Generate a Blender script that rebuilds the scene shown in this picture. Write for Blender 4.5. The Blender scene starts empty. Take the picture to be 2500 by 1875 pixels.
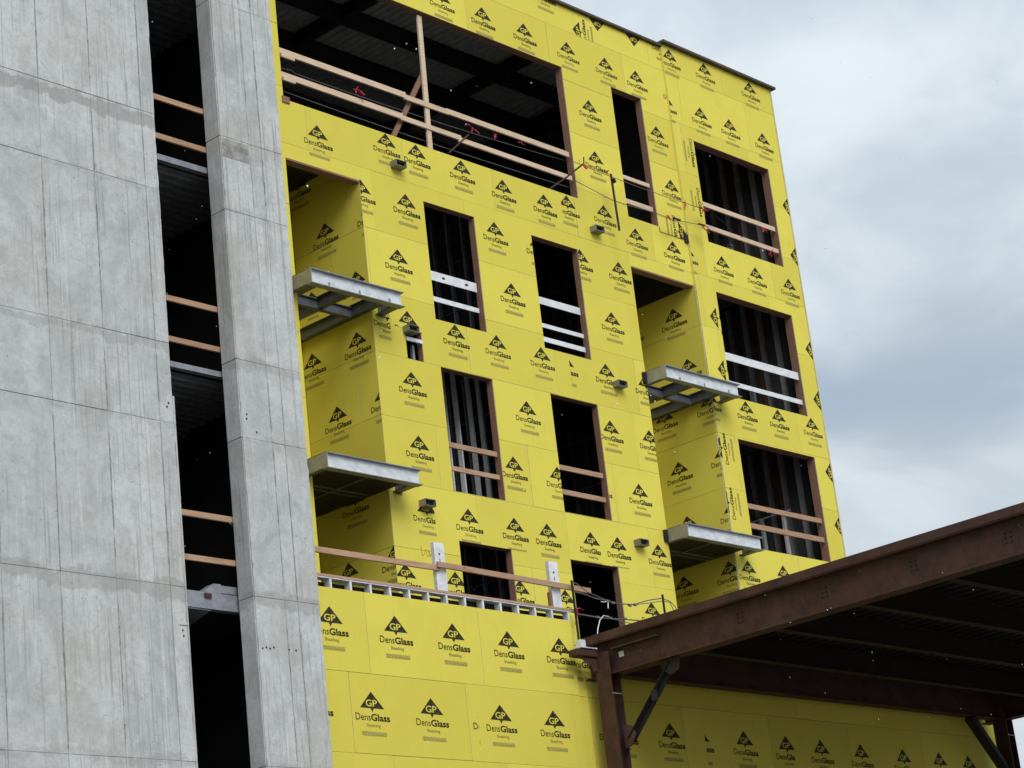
import bpy, bmesh, math, random
from mathutils import Vector, Matrix

SC = bpy.context.scene
COL = SC.collection
RAD = math.radians

# ------------------------------------------------------------------ camera
cam_d = bpy.data.cameras.new('camera')
cam = bpy.data.objects.new('camera', cam_d)
COL.objects.link(cam)
cam_d.sensor_fit = 'HORIZONTAL'
cam_d.sensor_width = 36.0
cam_d.lens = 79.7445
cam_d.clip_start = 0.1
cam_d.clip_end = 3000
cam.matrix_world = Matrix(((0.683515, -0.166017, -0.710806, -28.0),
                           (-0.721775, -0.298933, -0.624243, -26.77),
                           (-0.108849, 0.939722, -0.324152, 1.6),
                           (0, 0, 0, 1)))
SC.camera = cam

# ------------------------------------------------------------------ sky, sun, exposure
SUN_EL, SUN_AZ = RAD(40), RAD(204)          # azimuth clockwise from +Y (the building's depth)
world = bpy.data.worlds.new('World')
SC.world = world
world.use_nodes = True
wt = world.node_tree
wt.nodes.clear()


def wn(kind, **kw):
    n = wt.nodes.new(kind)
    for k, v in kw.items():
        setattr(n, k, v)
    return n


def wmath(op, a, b=None, clamp=False):
    n = wn('ShaderNodeMath', operation=op, use_clamp=clamp)
    for i, v in enumerate((a, b)):
        if v is None:
            continue
        if hasattr(v, 'is_output'):
            wt.links.new(v, n.inputs[i])
        else:
            n.inputs[i].default_value = v
    return n.outputs[0]


def wmix(f, a, b):
    n = wn('ShaderNodeMix', data_type='RGBA')
    for s, v in ((n.inputs[0], f), (n.inputs[6], a), (n.inputs[7], b)):
        if hasattr(v, 'is_output'):
            wt.links.new(v, s)
        else:
            s.default_value = v
    return n.outputs[2]


sky = wn('ShaderNodeTexSky', sky_type='NISHITA', sun_disc=False, sun_elevation=SUN_EL,
         sun_rotation=SUN_AZ, air_density=1.0, dust_density=2.0, ozone_density=1.0)
tc = wn('ShaderNodeTexCoord')
sep = wn('ShaderNodeSeparateXYZ')
wt.links.new(tc.outputs['Generated'], sep.inputs[0])
zc = wmath('MAXIMUM', sep.outputs[2], 0.0)
den = wmath('ADD', zc, 0.30)
comb = wn('ShaderNodeCombineXYZ')
wt.links.new(wmath('DIVIDE', sep.outputs[0], den), comb.inputs[0])
wt.links.new(wmath('DIVIDE', sep.outputs[1], den), comb.inputs[1])


def wnoise(scale, detail, rough, off, dist=0.0):
    m = wn('ShaderNodeMapping')
    m.inputs['Location'].default_value = off
    wt.links.new(comb.outputs[0], m.inputs[0])
    n = wn('ShaderNodeTexNoise')
    n.inputs['Scale'].default_value = scale
    n.inputs['Detail'].default_value = detail
    n.inputs['Roughness'].default_value = rough
    n.inputs['Distortion'].default_value = dist
    wt.links.new(m.outputs[0], n.inputs['Vector'])
    return n.outputs[0]


def wramp(v, lo, hi):
    n = wn('ShaderNodeMapRange', interpolation_type='SMOOTHSTEP')
    n.inputs[1].default_value = lo
    n.inputs[2].default_value = hi
    wt.links.new(v, n.inputs[0])
    return n.outputs[0]


big = wnoise(2.0, 3, 0.5, (13.43, 1.28, 0), 0.4)
mid = wnoise(6.5, 6, 0.54, (15.16, 11.82, 0), 0.35)
cover = wramp(big, 0.30, 0.52)                           # thin places let a little blue through
shade = wramp(wmath('ADD', wmath('MULTIPLY', big, 0.50), wmath('MULTIPLY', mid, 0.50)), 0.38, 0.64)
cloud = wmix(shade, (3.95, 4.55, 5.1, 1), (5.9, 6.5, 6.9, 1))
lift = wmath('ADD', wmath('MULTIPLY', zc, 0.75), 0.75)    # an overcast sky is brightest overhead
lv = wn('ShaderNodeVectorMath', operation='SCALE')
wt.links.new(cloud, lv.inputs[0])
wt.links.new(lift, lv.inputs['Scale'])
hz = wramp(zc, 0.30, 0.02)                               # whiter towards the horizon
cl2 = wmix(wmath('MULTIPLY', hz, 0.6), lv.outputs[0], (6.3, 6.85, 7.25, 1))
fac = wmath('ADD', wmath('MULTIPLY', cover, 0.35), 0.62)
bgc = wmix(fac, sky.outputs[0], cl2)
bg = wn('ShaderNodeBackground')
bg.inputs['Strength'].default_value = 0.1
wt.links.new(bgc, bg.inputs['Color'])
wo = wn('ShaderNodeOutputWorld')
wt.links.new(bg.outputs[0], wo.inputs[0])

sun_d = bpy.data.lights.new('sun', 'SUN')
sun_d.energy = 1.5
sun_d.angle = RAD(36)
sun_d.color = (1.0, 0.96, 0.90)
sun = bpy.data.objects.new('sun', sun_d)
COL.objects.link(sun)
to_sun = Vector((math.sin(SUN_AZ) * math.cos(SUN_EL), math.cos(SUN_AZ) * math.cos(SUN_EL), math.sin(SUN_EL)))
sun.rotation_euler = to_sun.to_track_quat('Z', 'Y').to_euler()
sun.location = (0, -30, 60)

SC.view_settings.view_transform = 'Standard'
SC.view_settings.look = 'None'
SC.view_settings.gamma = 1.0
SC.view_settings.use_curve_mapping = False
SC.view_settings.exposure = 0.38
SC.cycles.max_bounces = 6
SC.cycles.diffuse_bounces = 4

random.seed(11)

# prints on the sheets: (along, up, turn, left cut, right cut, bottom cut)
MARKS = {
 'A': [(1.71,23.69), (2.88,23.67), (4.12,23.69), (5.45,23.67), (6.67,23.67), (7.69,23.66), (5.93,22.45), (8.15,22.45), (5.91,21.26), (8.39,21.24), (-2.02,19.69), (-0.27,20.0), (0.52,19.98), (1.74,19.97), (2.89,19.85), (4.09,19.83), (5.96,20.05), (6.92,19.75), (8.15,19.74), (0.1,18.85), (-1.05,18.86), (-0.26,17.65), (2.5,18.85), (2.79,17.63), (3.72,18.83), (5.0,18.84), (6.2,18.83), (5.75,17.63), (1.07,16.43), (2.19,16.44), (3.44,16.43), (5.35,16.44), (6.56,16.41), (-0.17,16.45), (-0.22,15.26), (-0.2,14.05), (2.83,15.22), (2.27,14.03), (3.49,14.01), (0.89,12.83), (3.0,12.82), (5.02,12.81), (6.25,12.81), (5.26,15.23), (6.46,15.22), (5.9,14.01), (4.69,14.02), (5.8,11.59), (-0.85,11.61), (0.38,11.6), (2.06,11.63), (3.29,11.58), (8.77,24.85), (8.93,23.68), (4.91,24.89), (4.8,19.98,0,4.61), (4.12,16.43,0,4.24), (-0.7,16.44,0,None,-0.64), (2.1,12.82,0,None,2.44), (4.23,12.81,0,None,4.47), (-0.18,12.86,0,None,0.01), (5.71,24.06,90,None,None,23.94), (6.56,24.27,180), (7.77,24.27,180), (8.69,20.02,-90,None,None,19.87)],
 'B': [(8.94,24.53), (10.19,24.56), (11.87,24.57), (9.79,23.34), (10.84,23.34), (12.09,23.33), (8.56,23.34), (9.77,19.74), (10.97,19.74), (12.2,19.73), (8.53,19.75), (9.84,16.4), (10.98,16.4), (12.21,16.41), (9.07,12.79), (10.29,12.82), (8.6,16.43), (8.49,15.18,90), (8.45,13.98,90), (9.64,22.07,-90), (9.64,20.88,-90), (9.02,18.18,90), (9.02,16.98,90), (12.45,21.6,90), (12.44,20.36,90), (12.44,18.08,90), (12.43,16.88,90), (12.44,15.19,90), (12.46,13.97,90)],
 'C': [(-5.61,9.63), (-4.28,9.61), (-3.04,9.61), (-1.8,9.6), (-0.57,9.6), (-4.92,8.4), (-3.68,8.39), (-2.16,8.39), (-0.92,8.38), (-6.05,8.42), (-2.45,8.4,0,None,-2.68)],
 'D': [(2.07,8.37), (4.11,8.35), (6.4,8.32), (7.67,8.31), (9.07,8.29), (10.33,8.29), (11.38,8.28), (0.56,8.41), (0.84,8.38), (0.01,9.59), (5.34,8.33,0,None,5.55), (2.86,8.35,0,2.99)],
 'N1': [(-1.01,18.36), (-0.32,17.15), (-0.44,16.01), (-1.64,15.99), (-1.11,14.8), (-1.52,17.16), (0.2,18.39), (0.1,14.83), (-1.63,19.55), (-0.86,13.15), (-1.17,11.9), (0.01,11.93)],
 'N2': [(-0.63,18.51), (-0.44,17.3), (-1.05,15.18), (-1.02,13.98), (-1.33,12.76), (-0.12,12.77), (-1.25,16.4), (-0.02,16.39), (0.15,15.22), (0.18,14.01), (-1.85,18.53)],
}

# ------------------------------------------------------------------ materials
class M:
    """small node-graph helper for one material"""
    def __init__(self, name):
        self.m = bpy.data.materials.new(name)
        self.m.use_nodes = True
        self.t = self.m.node_tree
        self.b = self.t.nodes['Principled BSDF']
        self.tc = self.t.nodes.new('ShaderNodeTexCoord')

    def put(self, sock, v):
        if hasattr(v, 'is_output'):
            self.t.links.new(v, sock)
        else:
            sock.default_value = v

    def noise(self, scale, detail=4, rough=0.6, stretch=(1, 1, 1), dist=0.0, off=(0, 0, 0)):
        mp = self.t.nodes.new('ShaderNodeMapping')
        mp.inputs['Scale'].default_value = stretch
        mp.inputs['Location'].default_value = off
        self.t.links.new(self.tc.outputs['Object'], mp.inputs[0])
        n = self.t.nodes.new('ShaderNodeTexNoise')
        n.inputs['Scale'].default_value = scale
        n.inputs['Detail'].default_value = detail
        n.inputs['Roughness'].default_value = rough
        n.inputs['Distortion'].default_value = dist
        self.t.links.new(mp.outputs[0], n.inputs['Vector'])
        return n.outputs[0]

    def pits(self, scale, stretch=(1, 1, 1)):
        mp = self.t.nodes.new('ShaderNodeMapping')
        mp.inputs['Scale'].default_value = stretch
        self.t.links.new(self.tc.outputs['Object'], mp.inputs[0])
        n = self.t.nodes.new('ShaderNodeTexVoronoi')
        n.inputs['Scale'].default_value = scale
        self.t.links.new(mp.outputs[0], n.inputs['Vector'])
        return n.outputs['Distance']

    def axis(self, i):
        s = self.t.nodes.new('ShaderNodeSeparateXYZ')
        self.t.links.new(self.tc.outputs['Object'], s.inputs[0])
        return s.outputs[i]

    def rnd(self):
        return self.t.nodes.new('ShaderNodeObjectInfo').outputs['Random']

    def math(self, op, a, b=0.0, clamp=False):
        n = self.t.nodes.new('ShaderNodeMath')
        n.operation = op
        n.use_clamp = clamp
        self.put(n.inputs[0], a)
        self.put(n.inputs[1], b)
        return n.outputs[0]

    def ramp(self, v, lo, hi, a=0.0, b=1.0):
        n = self.t.nodes.new('ShaderNodeMapRange')
        n.interpolation_type = 'SMOOTHSTEP'
        for i, x in enumerate((lo, hi, a, b)):
            n.inputs[1 + i].default_value = x
        self.t.links.new(v, n.inputs[0])
        return n.outputs[0]

    def mix(self, f, a, b, mode='MIX'):
        n = self.t.nodes.new('ShaderNodeMix')
        n.data_type = 'RGBA'
        n.blend_type = mode
        self.put(n.inputs[0], f)
        for s, v in ((n.inputs[6], a), (n.inputs[7], b)):
            self.put(s, v if hasattr(v, 'is_output') else (*v, 1))
        return n.outputs[2]

    def done(self, color, rough=0.8, metal=0.0, bump=None, bs=0.3, bd=0.01, spec=0.3):
        self.put(self.b.inputs['Base Color'], color if hasattr(color, 'is_output') else (*color, 1))
        self.put(self.b.inputs['Roughness'], rough)
        self.b.inputs['Metallic'].default_value = metal
        self.b.inputs['Specular IOR Level'].default_value = spec
        if bump is not None:
            n = self.t.nodes.new('ShaderNodeBump')
            n.inputs['Strength'].default_value = bs
            n.inputs['Distance'].default_value = bd
            self.t.links.new(bump, n.inputs['Height'])
            self.t.links.new(n.outputs[0], self.b.inputs['Normal'])
        return self.m


def mat_sheathing():
    k = M('gold_sheathing')
    tone = k.ramp(k.rnd(), 0, 1)
    c = k.mix(tone, (0.71, 0.62, 0.092), (0.79, 0.70, 0.112))
    blot = k.ramp(k.noise(1.1, 5, 0.6), 0.42, 0.72)
    c = k.mix(k.math('MULTIPLY', blot, 0.20), c, (0.60, 0.47, 0.06))
    fib = k.noise(42, 3, 0.7)
    c = k.mix(k.ramp(fib, 0.30, 0.75, 0.0, 0.16), c, (0.58, 0.47, 0.05))
    run = k.ramp(k.noise(3.2, 4, 0.6, (5, 5, 0.35)), 0.60, 0.78)
    c = k.mix(k.math('MULTIPLY', run, 0.24), c, (0.47, 0.38, 0.07))
    smear = k.ramp(k.noise(2.3, 5, 0.75, (1.6, 1.6, 7.0), 0.6), 0.655, 0.70)
    c = k.mix(k.math('MULTIPLY', smear, 0.22), c, (0.38, 0.32, 0.09))
    return k.done(c, 0.85, bump=fib, bs=0.12, bd=0.004, spec=0.2)


def mat_concrete():
    k = M('board_cast_concrete')
    x, z = k.axis(0), k.axis(2)
    tone = k.ramp(k.rnd(), 0, 1)
    c = k.mix(tone, (0.545, 0.575, 0.590), (0.62, 0.648, 0.655))
    cl = k.noise(1.6, 6, 0.66, (1, 1, 0.8), 0.5)
    c = k.mix(k.ramp(cl, 0.38, 0.66), c, k.mix(1.0, c, (0.76, 0.765, 0.75), 'MULTIPLY'))
    warm = k.ramp(k.noise(0.8, 3, 0.5, off=(9, 3, 1)), 0.50, 0.70)
    c = k.mix(k.math('MULTIPLY', warm, 0.45), c, (0.45, 0.42, 0.375))
    pale = k.ramp(k.noise(3.4, 6, 0.72, off=(4, 8, 2)), 0.53, 0.68)
    c = k.mix(k.math('MULTIPLY', pale, 0.50), c, (0.64, 0.65, 0.645))
    # vertical runs, in broad patches
    st = k.noise(15, 3, 0.75, (1, 1, 0.03))
    where = k.ramp(k.noise(0.6, 3, 0.55, (1.3, 1, 0.6), off=(2, 2, 6)), 0.42, 0.56)
    low = k.math('MULTIPLY', k.ramp(z, 9.62, 9.45), k.ramp(z, 7.2, 8.2, 0.55, 1.0))
    mid = k.math('MULTIPLY', k.ramp(z, 15.62, 15.5), k.ramp(z, 13.2, 14.6))
    patchy = k.ramp(k.noise(1.5, 4, 0.6, (1.2, 1, 0.5), off=(8, 1, 1)), 0.36, 0.58)
    where = k.math('MAXIMUM', where, k.math('MULTIPLY', k.math('MAXIMUM', low, k.math('MULTIPLY', mid, 0.7)), patchy))
    st2 = k.noise(27, 2, 0.6, (1, 1, 0.016), off=(5, 0, 0))
    dk = k.math('MULTIPLY', k.math('MAXIMUM', k.ramp(st, 0.58, 0.68, 0.0, 0.8), k.ramp(st2, 0.58, 0.66)), where)
    c = k.mix(k.math('MULTIPLY', dk, 0.58), c, (0.26, 0.26, 0.25))
    lt = k.math('MULTIPLY', k.ramp(k.noise(12, 3, 0.75, (1, 1, 0.035), off=(3, 0, 0)), 0.57, 0.68), where)
    c = k.mix(k.math('MULTIPLY', lt, 0.55), c, (0.70, 0.70, 0.69))
    # a few long single runs
    run = k.ramp(k.noise(5.5, 2, 0.8, (1, 1, 0.008), off=(0.4, 0, 3)), 0.655, 0.69)
    gate2 = k.ramp(k.noise(0.9, 3, 0.6, (1, 1, 0.35), off=(7, 1, 2)), 0.46, 0.54)
    c = k.mix(k.math('MULTIPLY', k.math('MULTIPLY', run, gate2), 0.45), c, (0.24, 0.235, 0.22))
    grain = k.noise(11, 8, 0.85, dist=0.6)
    c = k.mix(k.ramp(grain, 0.42, 0.62, 0.0, 0.38), c, (0.33, 0.33, 0.325))
    cream = k.ramp(k.noise(7.5, 6, 0.8, dist=1.0, off=(6, 2, 9)), 0.54, 0.64)
    c = k.mix(k.math('MULTIPLY', cream, 0.24), c, (0.68, 0.69, 0.685))
    blot = k.ramp(k.noise(6.5, 5, 0.7, dist=0.8), 0.55, 0.66)
    c = k.mix(k.math('MULTIPLY', blot, 0.26), c, (0.30, 0.30, 0.29))
    pit = k.ramp(k.pits(7.5), 0.05, 0.085, 1.0, 0.0)
    gate = k.ramp(k.noise(1.5, 2, 0.5, off=(1, 5, 5)), 0.46, 0.56)
    pit = k.math('MULTIPLY', pit, gate)
    c = k.mix(k.math('MULTIPLY', pit, 0.75), c, (0.13, 0.13, 0.125))
    # ragged dirty bands on the pour lines
    rag = k.math('MULTIPLY', k.math('SUBTRACT', k.noise(2.4, 6, 0.72), 0.5), 0.62)
    for zz, w, a in ((16.66, 0.13, 0.55), (13.13, 0.08, 0.34), (9.54, 0.13, 0.42), (7.17, 0.07, 0.25), (15.58, 0.05, 0.2), (11.95, 0.05, 0.2)):
        d = k.math('ABSOLUTE', k.math('ADD', k.math('SUBTRACT', z, zz), rag))
        band = k.ramp(d, w * 0.7, w, 1.0, 0.0)
        if zz > 16:
            band = k.math('MULTIPLY', band, k.ramp(x, -8.3, -8.2, 1.0, 0.25))
        c = k.mix(k.math('MULTIPLY', band, a), c, (0.27, 0.265, 0.25))
    rag2 = k.math('MULTIPLY', k.math('SUBTRACT', k.noise(3.1, 6, 0.72, off=(5, 5, 5)), 0.5), 0.5)
    d = k.math('ABSOLUTE', k.math('ADD', k.math('SUBTRACT', z, 16.40), rag2))
    wob = k.ramp(k.noise(1.1, 4, 0.7, off=(2, 9, 9)), 0.47, 0.58)
    left = k.math('LESS_THAN', x, -8.2)
    d = k.math('MULTIPLY', k.ramp(d, 0.01, 0.07, 1.0, 0.0), k.math('MULTIPLY', wob, left))
    c = k.mix(k.math('MULTIPLY', d, 0.55), c, (0.70, 0.70, 0.69))
    h = k.math('ADD', k.math('MULTIPLY', grain, 0.6), k.math('MULTIPLY', pit, -0.6))
    h = k.math('ADD', h, k.math('MULTIPLY', st, 0.3))
    h = k.math('ADD', h, k.math('MULTIPLY', cl, 0.8))
    return k.done(c, 0.9, bump=h, bs=0.6, bd=0.015, spec=0.25)


def mat_joint():
    k = M('cement_seam')
    n = k.noise(9, 5, 0.7)
    return k.done(k.mix(k.ramp(n, 0.35, 0.65), (0.22, 0.215, 0.20), (0.40, 0.395, 0.38)), 0.95, bump=n, bs=0.5)


def mat_lumber(name, a, b, dark):
    k = M(name)
    tone = k.rnd()
    c = k.mix(tone, a, b)
    g = k.noise(22, 4, 0.6, (0.12, 1, 1))
    c = k.mix(k.ramp(g, 0.40, 0.68, 0.0, 0.45), c, dark)
    kn = k.ramp(k.pits(2.6, (0.7, 1.6, 1.6)), 0.06, 0.10, 1.0, 0.0)
    c = k.mix(k.math('MULTIPLY', kn, 0.6), c, dark)
    return k.done(c, 0.75, bump=g, bs=0.2, bd=0.004)


def mat_galv(name, a, b, rough=0.45, metal=0.75):
    k = M(name)
    n = k.noise(5.5, 6, 0.7, (1, 1, 1.6))
    c = k.mix(k.ramp(n, 0.36, 0.62), a, b)
    st = k.ramp(k.noise(14, 4, 0.7, (0.6, 1, 0.5), off=(3, 3, 3)), 0.60, 0.74)
    c = k.mix(k.math('MULTIPLY', st, 0.30), c, tuple(x * 0.45 for x in a))
    r = k.ramp(n, 0.3, 0.7, rough - 0.1, rough + 0.15)
    return k.done(c, r, metal, bump=n, bs=0.08, bd=0.004, spec=0.5)


def mat_rust():
    k = M('rusty_red_primer')
    n = k.noise(3.0, 6, 0.7)
    c = k.mix(k.ramp(n, 0.35, 0.66), (0.046, 0.021, 0.016), (0.080, 0.034, 0.024))
    s = k.ramp(k.noise(8, 5, 0.75, (1, 1, 0.4), off=(5, 1, 2)), 0.58, 0.72)
    c = k.mix(k.math('MULTIPLY', s, 0.6), c, (0.135, 0.058, 0.030))
    g = k.ramp(k.noise(1.3, 4, 0.6, off=(1, 7, 1)), 0.52, 0.70)
    c = k.mix(k.math('MULTIPLY', g, 0.4), c, (0.09, 0.07, 0.06))
    return k.done(c, 0.7, bump=n, bs=0.25, bd=0.006, spec=0.35)


def mat_flat(name, col, rough=0.8, metal=0.0, var=0.25, scale=4.0, spec=0.3):
    k = M(name)
    n = k.noise(scale, 5, 0.65)
    c = k.mix(k.ramp(n, 0.35, 0.68), col, tuple(x * (1 - var) for x in col))
    return k.done(c, rough, metal, bump=n, bs=0.1, bd=0.004, spec=spec)


def mat_ink(name, col, fade):
    k = M(name)
    n = k.ramp(k.noise(26, 3, 0.7), 0.42, 0.72)
    c = k.mix(k.math('MULTIPLY', n, fade), col, (0.30, 0.25, 0.05))
    return k.done(c, 0.7, spec=0.2)


def mat_code():
    k = M('small_grey_print')
    n = k.ramp(k.noise(55, 2, 0.6, (1, 0.55, 1)), 0.40, 0.60)
    c = k.mix(n, (0.30, 0.265, 0.085), (0.50, 0.43, 0.09))
    return k.done(c, 0.8, spec=0.2)


MT = dict(
    yellow=mat_sheathing(), concrete=mat_concrete(), joint=mat_joint(),
    pine=mat_lumber('pine_lumber', (0.42, 0.26, 0.165), (0.54, 0.345, 0.23), (0.23, 0.125, 0.07)),
    pale=mat_lumber('pale_pine_lumber', (0.66, 0.50, 0.36), (0.74, 0.58, 0.43), (0.46, 0.31, 0.20)),
    red=mat_lumber('treated_lumber', (0.255, 0.140, 0.092), (0.30, 0.165, 0.108), (0.14, 0.075, 0.05)),
    galv=mat_galv('galvanised_steel', (0.62, 0.65, 0.68), (0.80, 0.83, 0.86), 0.5, 0.35),
    dull=mat_galv('dull_galvanised_steel', (0.24, 0.26, 0.29), (0.33, 0.35, 0.39), 0.55, 0.35),
    warm=mat_flat('weathered_grey_steel', (0.34, 0.335, 0.30), 0.6, 0.2),
    stud=mat_galv('steel_stud_metal', (0.70, 0.72, 0.74), (0.85, 0.87, 0.88), 0.45, 0.3),
    ribs=mat_galv('ribbed_roof_deck', (0.42, 0.44, 0.44), (0.55, 0.57, 0.57), 0.5, 0.2),
    deck=mat_galv('dark_steel_deck', (0.10, 0.105, 0.11), (0.15, 0.155, 0.16), 0.5, 0.3),
    rust=mat_rust(),
    dark_and_shade=mat_flat('dark_steel_and_shade', (0.022, 0.021, 0.022), 0.7, 0.0),  # dark steel parts, plus shade put into the canopy deck and shaft colour
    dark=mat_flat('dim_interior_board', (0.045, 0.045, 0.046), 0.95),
    brown=mat_flat('dim_brown_lumber', (0.06, 0.035, 0.025), 0.9),
    shaded_primer=mat_flat('shaded_red_primer', (0.022, 0.013, 0.010), 0.75),  # darker copy of the girder primer, carries the shade under the canopy
    under=mat_galv('shaded_steel_section', (0.085, 0.092, 0.105), (0.125, 0.135, 0.15), 0.5, 0.3),  # galvanised steel darkened, balcony underside shade put into the colour
    tube=mat_flat('dull_olive_steel', (0.27, 0.265, 0.22), 0.6, 0.2),
    gyp=mat_flat('grey_gypsum_backing', (0.44, 0.43, 0.43), 0.95),
    ink=mat_ink('black_print', (0.020, 0.020, 0.012), 0.30),
    faint=mat_ink('thin_grey_print', (0.11, 0.10, 0.035), 0.55),
    code=mat_code(),
    scrawl=mat_flat('brown_marker', (0.42, 0.30, 0.08), 0.9),
    edge=mat_flat('white_gypsum_edge', (0.62, 0.60, 0.52), 0.9),
    coping=mat_flat('brown_coping_wood', (0.10, 0.085, 0.06), 0.8),
    cable=mat_flat('grey_wire_rope', (0.17, 0.17, 0.175), 0.55, 0.3),
    flag=mat_flat('pink_flagging_tape', (0.62, 0.05, 0.12), 0.6, var=0.4, scale=20),
    orange=mat_flat('red_flagging_tape', (0.66, 0.10, 0.05), 0.6, var=0.4, scale=20),
    snow=mat_flat('snow', (0.86, 0.88, 0.90), 0.9, var=0.05),
    label=mat_flat('white_paper_tag', (0.72, 0.70, 0.70), 0.8, var=0.1),
    ground=mat_flat('site_gravel', (0.20, 0.18, 0.155), 1.0, var=0.45, scale=1.5),
)

# ------------------------------------------------------------------ mesh helpers
def link(name, me, parent=None):
    o = bpy.data.objects.new(name, me)
    COL.objects.link(o)
    if parent is not None:
        o.parent = parent
        o.matrix_parent_inverse = Matrix.Translation(-WLOC[parent.name]) if parent.name in WLOC else Matrix()
    return o


WLOC = {}


def thing(name, label, cat, loc, group=None):
    o = bpy.data.objects.new(name, None)
    COL.objects.link(o)
    o.location = loc
    o.empty_display_size = 0.2
    o['label'] = label
    o['category'] = cat
    if group:
        o['group'] = group
    WLOC[o.name] = Vector(loc)
    return o


def sub(name, parent):
    """an empty part that carries sub-parts"""
    o = bpy.data.objects.new(name, None)
    COL.objects.link(o)
    o.parent = parent
    o.matrix_parent_inverse = Matrix.Translation(-WLOC[parent.name])
    o.empty_display_size = 0.1
    return o


def tag(o, label, cat, group=None):
    o['label'] = label
    o['category'] = cat
    if group:
        o['group'] = group
    return o


class MB:
    def __init__(self):
        self.bm = bmesh.new()

    def box(self, x0, x1, y0, y1, z0, z1):
        a, b = sorted((x0, x1)); c, d = sorted((y0, y1)); e, f = sorted((z0, z1))
        v = [self.bm.verts.new(p) for p in ((a, c, e), (b, c, e), (b, d, e), (a, d, e),
                                            (a, c, f), (b, c, f), (b, d, f), (a, d, f))]
        for q in ((0, 3, 2, 1), (4, 5, 6, 7), (0, 1, 5, 4), (1, 2, 6, 5), (2, 3, 7, 6), (3, 0, 4, 7)):
            self.bm.faces.new([v[i] for i in q])
        return self

    def prism(self, pts, axis, a, b):
        """closed 2-D outline swept along an axis from a to b"""
        def P(p, t):
            return {'x': (t, p[0], p[1]), 'y': (p[0], t, p[1]), 'z': (p[0], p[1], t)}[axis]
        A = [self.bm.verts.new(P(p, a)) for p in pts]
        B = [self.bm.verts.new(P(p, b)) for p in pts]
        n = len(pts)
        self.bm.faces.new(A)
        self.bm.faces.new(B[::-1])
        for i in range(n):
            self.bm.faces.new((A[i], B[i], B[(i + 1) % n], A[(i + 1) % n]))
        return self

    def bar(self, p, q, w, h, up=(0, 0, 1)):
        p, q = Vector(p), Vector(q)
        d = (q - p).normalized()
        s = d.cross(Vector(up)).normalized() * (w / 2)
        u = s.cross(d).normalized() * (h / 2)
        A = [self.bm.verts.new(p + a) for a in (s + u, s - u, -s - u, -s + u)]
        B = [self.bm.verts.new(q + a) for a in (s + u, s - u, -s - u, -s + u)]
        self.bm.faces.new(A)
        self.bm.faces.new(B[::-1])
        for i in range(4):
            self.bm.faces.new((A[i], B[i], B[(i + 1) % 4], A[(i + 1) % 4]))
        return self

    def tube(self, pts, r, n=6):
        pts = [Vector(p) for p in pts]
        rings = []
        for i, p in enumerate(pts):
            d = (pts[min(i + 1, len(pts) - 1)] - pts[max(i - 1, 0)]).normalized()
            s = d.cross(Vector((0.3, 0.2, 1))).normalized()
            u = s.cross(d)
            rings.append([self.bm.verts.new(p + r * (math.cos(2 * math.pi * k / n) * s + math.sin(2 * math.pi * k / n) * u)) for k in range(n)])
        for a, b in zip(rings, rings[1:]):
            for k in range(n):
                self.bm.faces.new((a[k], a[(k + 1) % n], b[(k + 1) % n], b[k]))
        self.bm.faces.new(rings[0][::-1])
        self.bm.faces.new(rings[-1])
        return self

    def build(self, name, mat, parent=None, bevel=0.0):
        bmesh.ops.recalc_face_normals(self.bm, faces=self.bm.faces)
        if bevel:
            bmesh.ops.bevel(self.bm, geom=list(self.bm.edges), offset=bevel, segments=1, affect='EDGES')
        me = bpy.data.meshes.new(name)
        self.bm.to_mesh(me)
        self.bm.free()
        me.materials.append(mat)
        return link(name, me, parent)


def i_prof(w, h, tf, tw):
    """I section outline, centred across, top at 0"""
    a, t = w / 2, tw / 2
    return [(-a, 0), (a, 0), (a, -tf), (t, -tf), (t, -h + tf), (a, -h + tf), (a, -h), (-a, -h), (-a, -h + tf), (-t, -h + tf), (-t, -tf), (-a, -tf)]


# ------------------------------------------------------------------ ground
g = MB().box(-900, 900, -900, 900, -0.4, 0.0).build('ground', MT['ground'])
g['kind'] = 'structure'

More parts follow.
